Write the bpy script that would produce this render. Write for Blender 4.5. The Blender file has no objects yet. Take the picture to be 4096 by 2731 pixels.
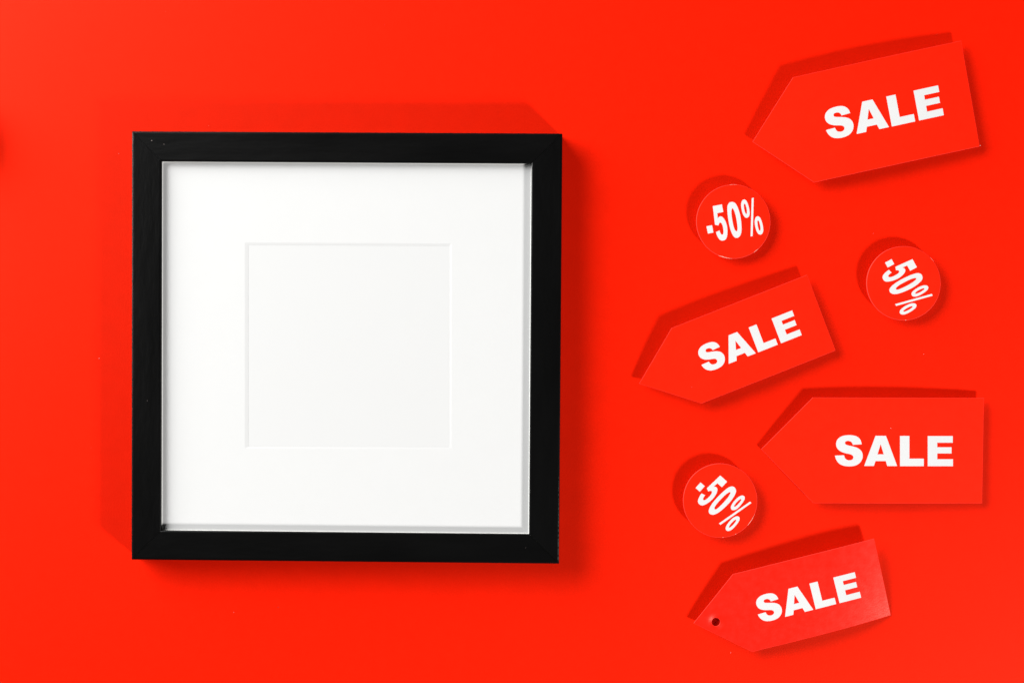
import bpy, math, random
import numpy as np
from mathutils import Vector
from mathutils.geometry import delaunay_2d_cdt
random.seed(7)
S = bpy.context.scene
C = S.collection

# ------------------------------------------------------------ camera, world, lights
CAM_H = 0.825                                   # camera height above the table, metres
cd = bpy.data.cameras.new('camera'); cam = bpy.data.objects.new('camera', cd); C.objects.link(cam)
cam.location = (0, 0, CAM_H); cd.lens = 50; cd.sensor_width = 36
cd.clip_start = 0.01; cd.clip_end = 20
S.camera = cam
W = bpy.data.worlds.new('World'); S.world = W; W.use_nodes = True
W.node_tree.nodes['Background'].inputs[0].default_value = (1, 1, 1, 1)
W.node_tree.nodes['Background'].inputs[1].default_value = 0.025
S.view_settings.view_transform = 'Standard'; S.view_settings.look = 'None'
S.view_settings.exposure = 0; S.view_settings.gamma = 1

def area(name, loc, target, sx, sy, watts, col):
    ld = bpy.data.lights.new(name, 'AREA'); ld.shape = 'RECTANGLE'; ld.size = sx; ld.size_y = sy
    ld.energy = watts; ld.color = col
    lo = bpy.data.objects.new(name, ld); C.objects.link(lo); lo.location = loc
    lo.rotation_euler = (Vector(target) - Vector(loc)).to_track_quat('-Z', 'Y').to_euler()
    return lo
# large soft box low on the upper left, smaller harder lamp low on the lower right
area('soft_box', (-1.80, 1.21, 0.80), (0, 0, 0), 2.1, 1.3, 236, (1.0, 0.995, 0.98))
area('studio_lamp', (1.78, -1.67, 1.0), (0, 0, 0), 0.28, 0.28, 145, (1.0, 0.98, 0.96))

# ------------------------------------------------------------ helpers
S0 = 0.594 / 4096
def pw(p, z=0.0):
    """photo position (4096 wide) of a point known to lie z above the table -> table coordinates"""
    k = S0 * (CAM_H - z) / CAM_H
    return ((p[0] - 2048) * k, -(p[1] - 1365.5) * k)

def tagp(o, label=None, cat=None, group=None, kind=None):
    for k, v in (('label', label), ('category', cat), ('group', group), ('kind', kind)):
        if v: o[k] = v
    return o

def thing(name, loc, label, cat, group=None):
    o = bpy.data.objects.new(name, None); C.objects.link(o); o.location = loc
    o.empty_display_size = 0.02
    return tagp(o, label, cat, group)

def mesh_obj(name, verts, faces, mats, parent=None, midx=None, smooth=None):
    off = Vector(parent.location) if parent else Vector((0, 0, 0))
    me = bpy.data.meshes.new(name)
    me.from_pydata([Vector(v) - off for v in verts], [], faces)
    for m in mats: me.materials.append(m)
    if midx: me.polygons.foreach_set('material_index', midx)
    if smooth: me.polygons.foreach_set('use_smooth', smooth)
    me.update()
    o = bpy.data.objects.new(name, me); C.objects.link(o)
    if parent: o.parent = parent
    return o

def nd(nt, kind, **kw):
    n = nt.nodes.new(kind)
    for k, v in kw.items():
        if k in n.inputs: n.inputs[k].default_value = v
        else: setattr(n, k, v)
    return n

def material(name, col, rough=0.6, spec=0.3, bump=None, mottle=0.0, mscale=400, stretch=(1, 1, 1), rvar=0.0, coat=0.0, crough=0.3, tint=(1, 1, 1)):
    """painted/printed paper or lacquer: slight mottling, fine relief, uneven gloss"""
    m = bpy.data.materials.new(name); m.use_nodes = True; nt = m.node_tree
    b = nt.nodes['Principled BSDF']
    b.inputs['Roughness'].default_value = rough
    b.inputs['Specular IOR Level'].default_value = spec
    b.inputs['Specular Tint'].default_value = (*tint, 1)
    b.inputs['Coat Weight'].default_value = coat; b.inputs['Coat Roughness'].default_value = crough
    tc = nd(nt, 'ShaderNodeTexCoord'); mp = nd(nt, 'ShaderNodeMapping'); mp.inputs['Scale'].default_value = stretch
    nt.links.new(tc.outputs['Object'], mp.inputs['Vector'])
    if mottle:
        n1 = nd(nt, 'ShaderNodeTexNoise', Scale=mscale, Detail=4.0, Roughness=0.6)
        n2 = nd(nt, 'ShaderNodeTexNoise', Scale=mscale * 0.09, Detail=3.0, Roughness=0.55)
        for n in (n1, n2): nt.links.new(mp.outputs[0], n.inputs['Vector'])
        ad = nd(nt, 'ShaderNodeMath', operation='ADD')
        nt.links.new(n1.outputs['Fac'], ad.inputs[0]); nt.links.new(n2.outputs['Fac'], ad.inputs[1])
        mr = nd(nt, 'ShaderNodeMapRange'); mr.inputs['From Min'].default_value = 0.6; mr.inputs['From Max'].default_value = 1.4
        mr.inputs['To Min'].default_value = 1 - mottle; mr.inputs['To Max'].default_value = 1 + mottle
        nt.links.new(ad.outputs[0], mr.inputs['Value'])
        mx = nd(nt, 'ShaderNodeVectorMath', operation='SCALE'); mx.inputs[0].default_value = col
        nt.links.new(mr.outputs[0], mx.inputs['Scale']); nt.links.new(mx.outputs[0], b.inputs['Base Color'])
    else:
        b.inputs['Base Color'].default_value = (*col, 1)
    if rvar:
        n3 = nd(nt, 'ShaderNodeTexNoise', Scale=mscale * 0.2, Detail=4.0); nt.links.new(mp.outputs[0], n3.inputs['Vector'])
        r2 = nd(nt, 'ShaderNodeMapRange'); r2.inputs['To Min'].default_value = rough - rvar; r2.inputs['To Max'].default_value = rough + rvar
        nt.links.new(n3.outputs['Fac'], r2.inputs['Value']); nt.links.new(r2.outputs[0], b.inputs['Roughness'])
    if bump:
        sc, st, dist = bump
        n4 = nd(nt, 'ShaderNodeTexNoise', Scale=sc, Detail=5.0, Roughness=0.65); nt.links.new(mp.outputs[0], n4.inputs['Vector'])
        bp = nd(nt, 'ShaderNodeBump', Strength=st, Distance=dist); nt.links.new(n4.outputs['Fac'], bp.inputs['Height'])
        nt.links.new(bp.outputs[0], b.inputs['Normal'])
    return m

M_table = material('red_paper', (0.58, 0.0047, 0.0004), 0.55, 0.14, (1300, 0.5, 0.0002), 0.05, 900, rvar=0.04, tint=(1, 0.72, 0.14))
M_card = material('red_card', (0.60, 0.0072, 0.0010), 0.50, 0.16, (1500, 0.5, 0.00014), 0.08, 1000, rvar=0.05, tint=(1, 0.75, 0.3))
M_gloss = material('red_gloss_card', (0.60, 0.0058, 0.0010), 0.35, 0.62, (1100, 0.45, 0.00016), 0.04, 1300, rvar=0.08, tint=(1, 0.78, 0.62))
M_print = material('white_print', (0.46, 0.465, 0.465), 0.7, 0.1, (1500, 0.4, 0.0001), 0.02, 1200)
M_core = material('card_core', (0.62, 0.03, 0.02), 0.8, 0.2, None, 0.15, 900)
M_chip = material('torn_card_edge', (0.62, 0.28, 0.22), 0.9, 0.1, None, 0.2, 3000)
M_foam = material('foam', (0.7, 0.05, 0.03), 0.9, 0.1, (900, 0.3, 0.0003))
M_black = material('black_lacquer', (0.0002, 0.0002, 0.0002), 0.36, 0.20, (260, 0.5, 0.0004), 0.25, 300, (0.25, 1, 1), rvar=0.06)
M_blackv = material('black_lacquer_vertical_grain', (0.0002, 0.0002, 0.0002), 0.36, 0.20, (260, 0.5, 0.0004), 0.25, 300, (1, 0.25, 1), rvar=0.06)
M_mat = material('white_mat_board', (0.445, 0.448, 0.448), 0.85, 0.1, (1400, 0.35, 0.0001), 0.008, 900)
M_inner = material('white_paper', (0.435, 0.438, 0.438), 0.85, 0.1, None, 0.004, 900)
M_bevel = material('mat_board_core', (0.435, 0.438, 0.438), 0.85, 0.1)
M_spacer = material('grey_white_spacer', (0.55, 0.55, 0.53), 0.8, 0.1, None, 0.05, 500)
M_board = material('backing_board', (0.03, 0.025, 0.02), 0.8, 0.2)
M_dust = material('pale_dust', (0.36, 0.3, 0.28), 0.9, 0.1)
M_ddust = material('dark_dust', (0.25, 0.03, 0.03), 0.9, 0.1)

def densify(loop, step):
    out = []
    for i, p in enumerate(loop):
        q = loop[(i + 1) % len(loop)]
        n = max(1, int(math.hypot(q[0] - p[0], q[1] - p[1]) / step))
        for k in range(n):
            t = k / n; out.append((p[0] + (q[0] - p[0]) * t, p[1] + (q[1] - p[1]) * t))
    return out

def area2(loop):
    return sum(loop[i][0] * loop[(i + 1) % len(loop)][1] - loop[(i + 1) % len(loop)][0] * loop[i][1] for i in range(len(loop)))

def inset(loop, d):                             # d > 0 shrinks a CCW loop
    out = []; n = len(loop)
    for i in range(n):
        a, b, c = Vector(loop[i - 1]), Vector(loop[i]), Vector(loop[(i + 1) % n])
        e1 = (b - a).normalized(); e2 = (c - b).normalized()
        n1 = Vector((-e1.y, e1.x)); n2 = Vector((-e2.y, e2.x))
        m = (n1 + n2); m = m / max(0.3, m.length_squared / 2)
        out.append((b.x + m.x * d, b.y + m.y * d))
    return out

def cdt(loops, extra):
    pts = []; edges = []
    for lp in loops:
        s = len(pts); pts += lp; edges += [(s + i, s + (i + 1) % len(lp)) for i in range(len(lp))]
    nb = len(pts); pts = pts + extra
    v, e, f, *_ = delaunay_2d_cdt([Vector(p) for p in pts], edges, [], 1, 1e-9)
    fs = []
    for t in f:
        t = list(t)
        cx = sum(v[i].x for i in t) / len(t); cy = sum(v[i].y for i in t) / len(t)
        if any(inside((cx, cy), h) for h in loops[1:]): continue
        a = sum(v[t[i]].x * v[t[(i + 1) % len(t)]].y - v[t[(i + 1) % len(t)]].x * v[t[i]].y for i in range(len(t)))
        fs.append(t if a > 0 else t[::-1])
    return v, fs

def inside(p, loop):
    x, y = p; r = False; n = len(loop)
    for i in range(n):
        x1, y1 = loop[i]; x2, y2 = loop[i - 1]
        if (y1 > y) != (y2 > y) and x < (x2 - x1) * (y - y1) / (y2 - y1) + x1: r = not r
    return r

def sheet(name, loops, zf, thick, chamfer, step, mats, parent, extra=None):
    """a card of real thickness following the height zf; loops[0] outline, others holes; printed face in mats[0], cut edge in mats[1]"""
    L = []
    for i, lp in enumerate(loops):
        a = area2(lp)
        if (a < 0) == (i == 0): lp = lp[::-1]
        L.append(densify(lp, step))
    top = [inset(lp, chamfer) for lp in L]
    grid = []
    xs = [p[0] for p in top[0]]; ys = [p[1] for p in top[0]]
    y = min(ys) + step * .5; j = 0
    core = inset(top[0], step * 0.35)
    while y < max(ys):
        x = min(xs) + step * (.5 if j % 2 else 1)
        while x < max(xs):
            if inside((x, y), core) and not any(inside((x, y), inset(h, -0.0)) for h in top[1:]): grid.append((x, y))
            x += step
        y += step * .87; j += 1
    grid += extra or []
    v, fs = cdt(top, grid)
    V = [(p.x, p.y, zf(p.x, p.y)) for p in v]; F = [tuple(f) for f in fs]; MI = [0] * len(F); SM = [True] * len(F)
    for li, (lt, lo) in enumerate(zip(top, L)):
        n = len(lo); s = len(V)
        for p in lt: V.append((p[0], p[1], zf(*p)))
        for p in lo: V.append((p[0], p[1], zf(*p) - chamfer))
        for p in lo: V.append((p[0], p[1], zf(*p) - thick))
        for r in (0, 1):
            for i in range(n):
                k = (i + 1) % n; a = s + r * n
                F.append((a + k, a + i, a + n + i, a + n + k)); MI.append(min(1, len(mats) - 1)); SM.append(False)
    v2, f2 = cdt(L, [])
    s = len(V); V += [(p.x, p.y, zf(p.x, p.y) - thick) for p in v2]
    for f in f2: F.append(tuple(s + i for i in f[::-1])); MI.append(0); SM.append(False)
    return mesh_obj(name, V, F, mats, parent, MI, SM)

def print_sheet(name, groups, zf, step, mat, parent):
    """ink layer 0.05 mm proud of the card, following it; groups = list of [outline, holes...]"""
    V = []; F = []
    for loops in groups:
        L = [densify(lp if (area2(lp) > 0) == (i == 0) else lp[::-1], step) for i, lp in enumerate(loops)]
        xs = [p[0] for p in L[0]]; ys = [p[1] for p in L[0]]; g = []
        core = inset(L[0], step * .4)
        x = min(xs) + step
        while x < max(xs):
            y = min(ys) + step
            while y < max(ys):
                if inside((x, y), core) and not any(inside((x, y), h) for h in L[1:]): g.append((x, y))
                y += step
            x += step
        v, fs = cdt(L, g); s = len(V)
        V += [(p.x, p.y, zf(p.x, p.y) + 0.00006) for p in v]; F += [tuple(s + i for i in f) for f in fs]
        for lp in L:
            n = len(lp); s = len(V)
            for p in lp: V.append((p[0], p[1], zf(*p) + 0.00006))
            for p in lp: V.append((p[0], p[1], zf(*p) + 0.00001))
            for i in range(n):
                k = (i + 1) % n; F.append((s + k, s + i, s + n + i, s + n + k))
    return mesh_obj(name, V, F, [mat], parent, None, [True] * len(F))

def smooth(pts, closed=False, n=4):
    """Catmull-Rom through points; open runs keep their end corners"""
    P = [Vector(p) for p in pts]; out = []
    m = len(P); rng = range(m) if closed else range(m - 1)
    for i in rng:
        p0 = P[(i - 1) % m] if closed or i > 0 else P[0]
        p1 = P[i]; p2 = P[(i + 1) % m]
        p3 = P[(i + 2) % m] if closed or i + 2 < m else P[-1]
        for k in range(n):
            t = k / n
            out.append(tuple(0.5 * ((2 * p1) + (p2 - p0) * t + (2 * p0 - 5 * p1 + 4 * p2 - p3) * t * t + (3 * p1 - p0 - 3 * p2 + p3) * t ** 3)))
    if not closed: out.append(tuple(P[-1]))
    return out

def scaled(pts, ox, oy, s): return [(ox + p[0] * s, oy + p[1] * s) for p in pts]

def affine(src, dst):
    A = np.array([[x, y, 1] for x, y in src]); M, *_ = np.linalg.lstsq(A, np.array(dst), rcond=None)
    return lambda p: tuple(np.array([p[0], p[1], 1]) @ M)

# ------------------------------------------------------------ table
n = 6.0
mesh_obj('tabletop', [(-n, -n, 0), (n, -n, 0), (n, n, 0), (-n, n, 0)], [(0, 1, 2, 3)], [M_table])['kind'] = 'structure'

# ------------------------------------------------------------ picture frame
FH = 0.0120; LIP = 0.0098; MATZ = 0.0092
FO = [pw(p, FH) for p in ((527, 525), (2250, 534), (2236.5, 2254), (525, 2237.5))]
FI = [pw(p, FH) for p in ((645.5, 645.5), (2126, 654.5), (2116, 2135.5), (643, 2121))]
fr = thing('picture_frame', (sum(p[0] for p in FO) / 4, sum(p[1] for p in FO) / 4, 0),
           'square black picture frame with wide white mat, lying on the red paper', 'picture frame')
FW = 0.0172
def ring_pt(i, d):                              # d from outer edge inwards
    t = d / FW; return Vector((FO[i][0] + (FI[i][0] - FO[i][0]) * t, FO[i][1] + (FI[i][1] - FO[i][1]) * t))
prof = [(0, 0), (0, 0.0112), (0.00010, 0.01155), (0.00035, 0.0118), (0.0008, 0.01194), (0.0014, FH),
        (FW - 0.0011, FH), (FW - 0.0005, 0.01193), (FW - 0.00015, 0.0117), (FW, 0.0113), (FW, LIP), (FW - 0.005, LIP), (FW - 0.005, 0)]
GAP = 0.00011
def bar(name, i, prof, mat, smooth_faces=False, gap=GAP, seg=1):
    j = (i + 1) % 4; V = []; F = []; np_ = len(prof)
    for s in range(seg + 1):
        for d, z in prof:
            a, b = ring_pt(i, d), ring_pt(j, d); u = (b - a).normalized()
            a = a + u * gap; b = b - u * gap
            p = a.lerp(b, s / seg); V.append((p.x, p.y, z))
    for s in range(seg):
        for k in range(np_):
            a = s * np_ + k; b = s * np_ + (k + 1) % np_
            F.append((a, b, b + np_, a + np_))
    F.append(tuple(range(np_))[::-1]); F.append(tuple(seg * np_ + k for k in range(np_)))
    return mesh_obj(name, V, F, [mat], fr)
for i in range(4): bar('frame_rail', i, prof, M_black if i % 2 == 0 else M_blackv)
sp = [(FW - 0.0045, MATZ), (FW - 0.0045, LIP - 0.0001), (FW + 0.00005, LIP - 0.0001), (FW + 0.0002, LIP - 0.0004), (FW + 0.0002, MATZ)]
for i in range(4): bar('spacer_strip', i, sp, M_spacer, gap=0.00003)

def quad_sheet(outer, ob, inner, zt, zb, name, mat, par, bevel=None):
    pass
WO = [pw(p, MATZ) for p in ((979.3, 969.7), (1806.7, 973.9), (1806.7, 1795), (979.3, 1793.4))]
WI = [pw(p, MATZ - 0.0002) for p in ((993, 979.5), (1797.5, 983.0), (1797.0, 1786.5), (993, 1785))]
MO = [tuple(ring_pt(i, FW - 0.004)) for i in range(4)]
V = [(*p, MATZ) for p in MO] + [(*p, MATZ) for p in WO] + [(*p, MATZ - 0.00023) for p in MO]
mesh_obj('mat_board', V, [(i, i + 4, (i + 1) % 4 + 4, (i + 1) % 4) for i in range(4)] + [((i + 1) % 4, (i + 1) % 4 + 8, i + 8, i) for i in range(4)], [M_mat], fr)
V = [(*p, MATZ) for p in WO] + [(*p, MATZ - 0.0002) for p in WI]
mesh_obj('mat_window_bevel', V, [(i, i + 4, (i + 1) % 4 + 4, (i + 1) % 4) for i in range(4)], [M_bevel], fr)
V = [(*p, MATZ - 0.00024) for p in MO] + [(*p, MATZ - 0.0008) for p in MO]
mesh_obj('backing_paper', V, [(3, 2, 1, 0), (4, 5, 6, 7)] + [(i, (i + 1) % 4, (i + 1) % 4 + 4, i + 4) for i in range(4)], [M_inner], fr)
V = [(*p, MATZ - 0.001) for p in MO] + [(*p, 0.0008) for p in MO]
mesh_obj('backing_board', V, [(3, 2, 1, 0), (4, 5, 6, 7)] + [(i, (i + 1) % 4, (i + 1) % 4 + 4, i + 4) for i in range(4)], [M_board], fr)
# broken pale line along the outer right edge near the lower corner
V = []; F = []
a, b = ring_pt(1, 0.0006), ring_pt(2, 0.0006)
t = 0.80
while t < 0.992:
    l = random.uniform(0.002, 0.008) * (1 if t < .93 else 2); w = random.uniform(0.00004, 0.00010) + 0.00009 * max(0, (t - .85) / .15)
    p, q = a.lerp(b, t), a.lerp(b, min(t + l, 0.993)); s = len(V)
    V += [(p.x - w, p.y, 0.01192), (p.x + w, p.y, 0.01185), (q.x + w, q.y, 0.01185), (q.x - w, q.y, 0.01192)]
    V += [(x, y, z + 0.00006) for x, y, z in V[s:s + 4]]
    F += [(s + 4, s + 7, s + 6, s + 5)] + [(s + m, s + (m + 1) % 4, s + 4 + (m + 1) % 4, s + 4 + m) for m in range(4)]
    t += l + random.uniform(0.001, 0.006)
edge_line = mesh_obj('pale_edge_line', V, F, [material('pale_dash', (0.05, 0.048, 0.045), 0.7, 0.2, None, 0.3, 2500)], fr)
edge_line['label'] = 'pale broken line along the right outer edge'

# ------------------------------------------------------------ lettering traced as outlines
S_ = (smooth([(1262, 498), (1240, 390), (1195, 290), (1130, 215), (1040, 155), (920, 118), (760, 102), (600, 108), (450, 135), (340, 185), (250, 255), (190, 335), (158, 440), (158, 540), (185, 630), (240, 715), (320, 785), (440, 845), (580, 888), (700, 912), (800, 940), (865, 980), (898, 1035), (898, 1100), (865, 1150), (800, 1182), (735, 1190), (660, 1182), (590, 1150), (540, 1095), (515, 1030), (500, 970)])
      + smooth([(105, 988), (120, 1060), (160, 1165), (225, 1265), (310, 1345), (420, 1405), (560, 1440), (720, 1452), (880, 1440), (1010, 1408), (1120, 1350), (1210, 1268), (1270, 1170), (1303, 1060), (1306, 960), (1285, 870), (1240, 785), (1165, 710), (1070, 652), (960, 612), (840, 580), (720, 553), (620, 527), (565, 498), (540, 450), (550, 400), (590, 365), (660, 350), (735, 360), (800, 385), (840, 430), (865, 480), (875, 522)]))
g_S = [scaled(S_, 3330, 1730, 130 / 1406)]
T3 = lambda pts: scaled(pts, 2980, 1500, 1040 / 2352)
g_A = [T3([(1078, 820), (1181, 548), (1275, 548), (1376, 821), (1287, 821), (1273, 776), (1180, 776), (1166, 820)]), T3([(1198, 715), (1255, 715), (1227, 624)])]
g_L = [T3([(1402, 549), (1487, 549), (1487, 754), (1617, 754), (1617, 822), (1402, 822)])]
g_E = [T3([(1653, 550), (1879, 550), (1879, 610), (1739, 610), (1739, 651), (1868, 651), (1868, 707), (1739, 707), (1739, 759), (1881, 759), (1881, 822), (1653, 822)])]
SALE = [g_S, g_A, g_L, g_E]
D5 = lambda pts: scaled(pts, 2810, 780, 150 / 1176)
g_dash = [D5([(125, 982), (300, 948), (343, 1178), (170, 1214)])]
g_5 = [D5([(322, 352), (608, 297), (652, 535), (463, 573)] + smooth([(480, 735), (505, 700), (535, 680), (570, 672), (610, 682), (650, 715), (690, 770), (730, 850), (760, 940), (778, 1040), (783, 1130), (780, 1220), (765, 1310), (740, 1375), (700, 1412), (655, 1428), (615, 1432), (575, 1422), (530, 1390), (485, 1325), (445, 1240), (422, 1165)], n=3)
          + smooth([(533, 1110), (555, 1180), (580, 1225), (605, 1245), (625, 1244), (645, 1225), (657, 1170), (655, 1090), (640, 1000), (620, 930), (595, 888), (565, 868), (545, 870), (525, 888), (512, 915), (502, 957)], n=3) + [(392, 937)])]
Z6 = lambda pts: scaled(pts, 2650, 650, 550 / 1916)
g_0 = [Z6(smooth([(965, 550), (1010, 565), (1045, 620), (1075, 705), (1093, 800), (1101, 890), (1100, 960), (1085, 1015), (1060, 1043), (1035, 1052), (1005, 1043), (975, 1005), (945, 930), (922, 830), (907, 720), (903, 650), (908, 600), (930, 562)], True)),
       Z6(smooth([(975, 640), (990, 655), (1010, 705), (1030, 790), (1042, 870), (1046, 920), (1042, 950), (1030, 958), (1012, 945), (993, 900), (975, 820), (963, 740), (960, 690), (964, 650)], True))]
P3 = lambda pts: scaled(pts, 2940, 780, 130 / 1132)
oo = [(320, 158), (365, 175), (410, 225), (450, 315), (480, 420), (500, 510), (512, 620), (503, 700), (475, 760), (440, 790), (400, 797), (355, 783), (310, 735), (265, 640), (232, 520), (215, 410), (213, 320), (230, 235), (265, 180)]
oi = [(330, 303), (350, 315), (375, 370), (400, 460), (413, 550), (416, 610), (408, 650), (393, 662), (370, 645), (345, 590), (320, 490), (308, 400), (308, 345), (316, 315)]
sh = lambda pts: [(x + 474, y + 584) for x, y in pts]
g_pct = [[P3(smooth(oo, True, 3)), P3(smooth(oi, True, 3))], [P3([(583, 112), (653, 97), (615, 1432), (543, 1446)])], [P3(smooth(sh(oo), True, 3)), P3(smooth(sh(oi), True, 3))]]

# ------------------------------------------------------------ sale tags
ANCH = T3([(1402, 549), (1402, 822), (1617, 822), (1879, 550), (1881, 822), (1078, 820), (1181, 548), (1653, 550)])
def make_tag(corners, text_pts, hs, label, mat=M_card, hole=None, curl=0.0, twist=0.0):
    zm = hs[1]
    P = [pw(p, zm) for p in corners]                       # shoulder top, top right, bottom right, shoulder bottom, tip
    tip = Vector(P[4]); far = (Vector(P[1]) + Vector(P[2])) / 2; L = (far - tip).length
    ax = (far - tip) / L; ay = Vector((-ax.y, ax.x))
    co = np.linalg.solve(np.array([[u ** 3, u * u, u, 1] for u in (0, .32, .66, 1)]), np.array(hs))
    hc = Vector(pw(hole[0], zm)) if hole else None; hr = hole[1] * S0 if hole else 0
    def zf(x, y):
        q = Vector((x, y)) - tip; u = q.dot(ax) / L; v = q.dot(ay) / L
        z = co[0] * u ** 3 + co[1] * u * u + co[2] * u + co[3] + twist * v * u
        if curl:
            c = max(0, u - 0.45 + -v * 0.5); z -= curl * c ** 3
        if hc is not None:
            r = (Vector((x, y)) - hc).length / hr
            z -= 0.0010 * math.exp(-((r - 0.6) / 1.1) ** 2) if r > .6 else 0.0010
        return z
    base = thing('sale_tag', (tip.x * .5 + far.x * .5, tip.y * .5 + far.y * .5, 0), label, 'tag', 'red sale tags')
    loops = [P]; extra = []
    if hole:
        loops.append([(hc.x + hr * math.cos(a), hc.y + hr * math.sin(a)) for a in np.linspace(0, 2 * math.pi, 29)[:-1]])
        for rr in (1.25, 1.5, 1.8, 2.15, 2.6):
            nn = int(20 * rr)
            for k in range(nn):
                p = (hc.x + hr * rr * math.cos(6.2832 * k / nn), hc.y + hr * rr * math.sin(6.2832 * k / nn))
                if inside(p, inset([tuple(q) for q in P] if area2(P) > 0 else P[::-1], 0.001)): extra.append(p)
    sheet('card', loops, zf, 0.00045, 0.00008, 0.0022, [mat, M_core], base, extra)
    am = affine(ANCH, text_pts)
    for g in SALE:
        print_sheet('letter', [[[pw(am(p), zf(*pw(am(p), zm))) for p in lp] for lp in g]], zf, 0.0022, M_print, base)
    # foam pads under the card that hold it off the table
    for u0 in (0.42, 0.72):
        c = tip + ax * (L * u0); w = 0.007; h = 0.010
        lp = [tuple(c + ax * sx * w + ay * sy * h) for sx, sy in ((-1, -1), (1, -1), (1, 1), (-1, 1))]
        if area2(lp) < 0: lp = lp[::-1]
        V = [(*p, 0.0) for p in lp] + [(*p, zf(*p) - 0.00060) for p in lp]
        mesh_obj('foam_pad', V, [(3, 2, 1, 0), (4, 5, 6, 7)] + [(i, (i + 1) % 4, (i + 1) % 4 + 4, i + 4) for i in range(4)], [M_foam], base)
    return base, zf, P

def sc(pts, ox, oy, s): return scaled(pts, ox, oy, s)
s1 = 1050 / 2352
t1 = make_tag(sc([(498, 516), (2010, 184), (2176, 1130), (688, 1455), (141, 1088)], 2950, 80, s1),
              sc([(1332, 688), (1383, 956), (1592, 911), (1797, 588), (1848, 855), (1068, 1023), (1117, 735), (1578, 634)], 2950, 80, s1),
              (0.0028, 0.0047, 0.0049, 0.0034), 'large red SALE tag tilted in the top right corner above the round badges')
s2 = 920 / 2352
t2 = make_tag(sc([(529, 670), (1916, 126), (2208, 898), (833, 1439), (199, 1238)], 2480, 1050, s2),
              sc([(1316, 664), (1413, 917), (1613, 840), (1760, 489), (1859, 741), (1112, 1035), (1110, 744), (1550, 572)], 2480, 1050, s2),
              (0.0027, 0.0045, 0.0044, 0.0034), 'small red SALE tag without a hole, most steeply tilted, between the round badges')
s3 = 1040 / 2352
t3 = make_tag(sc([(615, 203), (2166, 207), (2149, 1158), (619, 1156), (153, 672)], 2980, 1500, s3), ANCH,
              (0.0016, 0.0037, 0.0040, 0.0027), 'red SALE tag lying level, straight and horizontal near the right edge')
s4 = 950 / 2352
t4 = make_tag(sc([(575, 534), (1968, 180), (2153, 950), (765, 1301), (189, 1024)], 2700, 2080, s4),
              sc([(1332, 625), (1395, 879), (1595, 828), (1779, 511), (1843, 763), (1090, 954), (1122, 676), (1568, 567)], 2700, 2080, s4),
              (0.0024, 0.0043, 0.0054, 0.0071), 'glossy red SALE tag with a punched hole near its tip, lowest of the tags', M_gloss,
              hole=((2865.6, 2488.7), 16.8), curl=0.024)

# ------------------------------------------------------------ round badges
DA = [g_5[0][0], g_5[0][1], *g_dash[0], *g_pct[1][0]]
def make_badge(c, text_pts, label, h=0.0037, r=148.0):
    z = h; cx, cy = pw(c, z); R = r * S0 * (CAM_H - z) / CAM_H
    base = thing('discount_badge', (cx, cy, 0), label, 'badge', 'round minus fifty percent badges')
    ph = random.uniform(0, 6); 
    lp = [(cx + R * (1 + 0.0012 * math.sin(5 * a + ph)) * math.cos(a), cy + R * (1 + 0.0012 * math.sin(7 * a + ph)) * math.sin(a)) for a in np.linspace(0, 2 * math.pi, 97)[:-1]]
    zf = lambda x, y: z - 0.0002 * (((x - cx) ** 2 + (y - cy) ** 2) / R ** 2)
    sheet('card', [lp], zf, 0.0010, 0.00016, 0.0022, [M_card, M_core], base)
    R2 = R * 0.80; nn = 32
    V = [(cx + R2 * math.cos(6.28319 * k / nn), cy + R2 * math.sin(6.28319 * k / nn), zz) for zz in (0.0, z - 0.00122) for k in range(nn)]
    mesh_obj('foam_pad', V, [tuple(range(nn))[::-1], tuple(range(nn, 2 * nn))] + [(k, (k + 1) % nn, (k + 1) % nn + nn, k + nn) for k in range(nn)], [M_foam], base)
    am = affine(DA, text_pts) if text_pts else (lambda p: (p[0] + c[0] - 2933.8, p[1] + c[1] - 886.3))
    for nm, gs in (('minus_sign', [g_dash]), ('digit', [g_5]), ('digit', [g_0]), ('percent_sign', g_pct)):
        print_sheet(nm, [[[pw(am(p), z) for p in lp_] for lp_ in g] for g in gs], zf, 0.003, M_print, base)
    return base, cx, cy, R, z
d1 = make_badge((2933.8, 886.3), DA, 'round red badge with nearly upright -50% print, topmost of the three')
q = 550 / 1916
d2 = make_badge((3615.1, 1132.8), sc([(1047, 476), (1106, 590), (753, 476), (790, 543), (699, 592), (663, 524), (1314, 959), (1327, 983), (817, 1127), (805, 1103)], 3350, 900, q),
                'round red badge whose -50% runs steeply downward, right of the small SALE tag')
q = 500 / 1742
d3 = make_badge((2881, 2001.3), sc([(806, 421), (901, 507), (531, 518), (587, 571), (519, 645), (461, 593), (1219, 784), (1240, 802), (807, 1107), (788, 1091)], 2650, 1780, q),
                'round red badge with -50% slanting diagonally, left of the level SALE tag', h=0.0040)

# chipped rims: slivers of torn pale card along parts of a badge's edge
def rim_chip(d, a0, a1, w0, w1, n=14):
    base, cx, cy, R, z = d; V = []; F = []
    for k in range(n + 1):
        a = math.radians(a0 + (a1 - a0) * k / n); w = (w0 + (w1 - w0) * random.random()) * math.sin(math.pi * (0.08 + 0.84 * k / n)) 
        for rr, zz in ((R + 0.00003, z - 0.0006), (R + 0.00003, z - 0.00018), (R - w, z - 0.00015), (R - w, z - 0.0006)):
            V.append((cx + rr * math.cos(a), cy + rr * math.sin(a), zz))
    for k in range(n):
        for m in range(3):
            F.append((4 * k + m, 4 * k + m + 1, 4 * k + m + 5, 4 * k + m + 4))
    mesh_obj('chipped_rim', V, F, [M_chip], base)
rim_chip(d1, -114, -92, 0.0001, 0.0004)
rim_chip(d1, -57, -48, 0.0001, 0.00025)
rim_chip(d1, 84, 96, 0.0, 0.0002)
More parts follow.
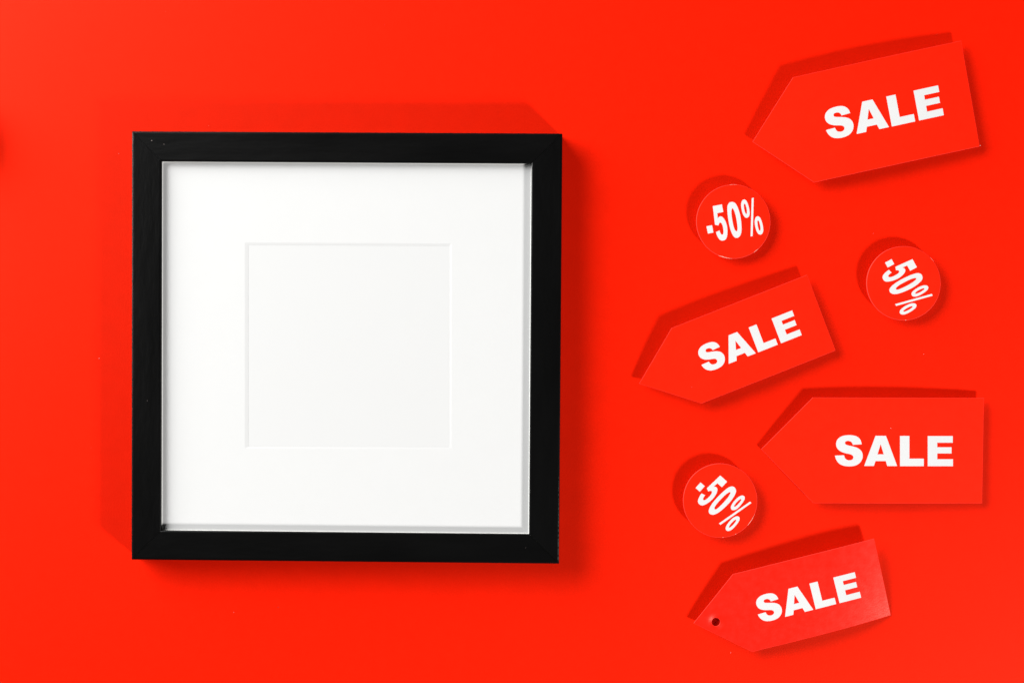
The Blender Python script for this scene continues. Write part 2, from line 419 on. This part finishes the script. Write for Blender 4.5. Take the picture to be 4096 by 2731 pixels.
rim_chip(d3, -42, -22, 0.0001, 0.0003)
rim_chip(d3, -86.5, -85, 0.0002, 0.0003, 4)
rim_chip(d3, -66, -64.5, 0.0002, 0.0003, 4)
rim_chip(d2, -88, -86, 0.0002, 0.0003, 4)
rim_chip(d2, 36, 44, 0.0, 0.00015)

# unseen badge added beyond the left edge, raised so its soft shadow reaches in
make_badge((-272, 495), None, 'unseen round red badge added beyond the left edge to cast a shadow', h=0.0125)

# ------------------------------------------------------------ dust
specks = [((662, 47), 0, .7, 0), ((475, 615), 0, 1.5, 0), ((397, 1433), 0, 1.3, 0), ((3695, 1416), 0, 1.2, 0), ((2417, 2090), 0, .8, 1),
          ((607, 563), FH, 1.3, 0), ((656, 578), FH, 1.5, 0), ((835, 504), 0, .8, 0), ((589, 1602), FH, 1.0, 0), ((2767, 1547), .0042, .9, 0),
          ((3495, 394), .0049, 1.0, 0), ((3563, 1712), .0044, 1.3, 0), ((1539, 101), 0, 1.2, 1), ((935, 2448), 0, .8, 0), ((1112, 2427), 0, 1.5, 1),
          ((2923, 2609), 0, 1.0, 0), ((3748, 139), 0, .7, 0), ((2103, 2190), FH, .7, 0), ((3921, 583), .0037, 1.4, 0), ((3493, 934), 0, .8, 0)]
for _ in range(14):
    specks.append(((random.uniform(20, 4076), random.uniform(20, 2700)), None, random.uniform(.25, .6), random.random() < .5))
zones = [(FO, None)]
V = [[], []]; F = [[], []]
for (p, z, s, dark) in specks:
    if z is None:
        if 480 < p[0] < 2300 and 480 < p[1] < 2300: continue
        if p[0] > 2480: continue
        z = 0
    x, y = pw(p, z); r = 0.00015 * s; dk = int(dark); b = len(V[dk]); a0 = random.uniform(0, 6)
    n = 5
    for k in range(n):
        a = a0 + k * 6.2832 / n; rr = r * random.uniform(.6, 1.3)
        V[dk].append((x + rr * math.cos(a), y + rr * math.sin(a), z + 0.00004))
    V[dk].append((x, y, z + 0.00004 + r * .8))
    F[dk] += [(b + k, b + (k + 1) % n, b + n) for k in range(n)]
for dk, m in ((0, M_dust), (1, M_ddust)):
    tagp(mesh_obj('dust', V[dk], F[dk], [m]), ('tiny pale dust specks scattered over paper, frame and tags', 'tiny dark dust specks scattered over the red paper')[dk], 'dust', None, 'stuff')
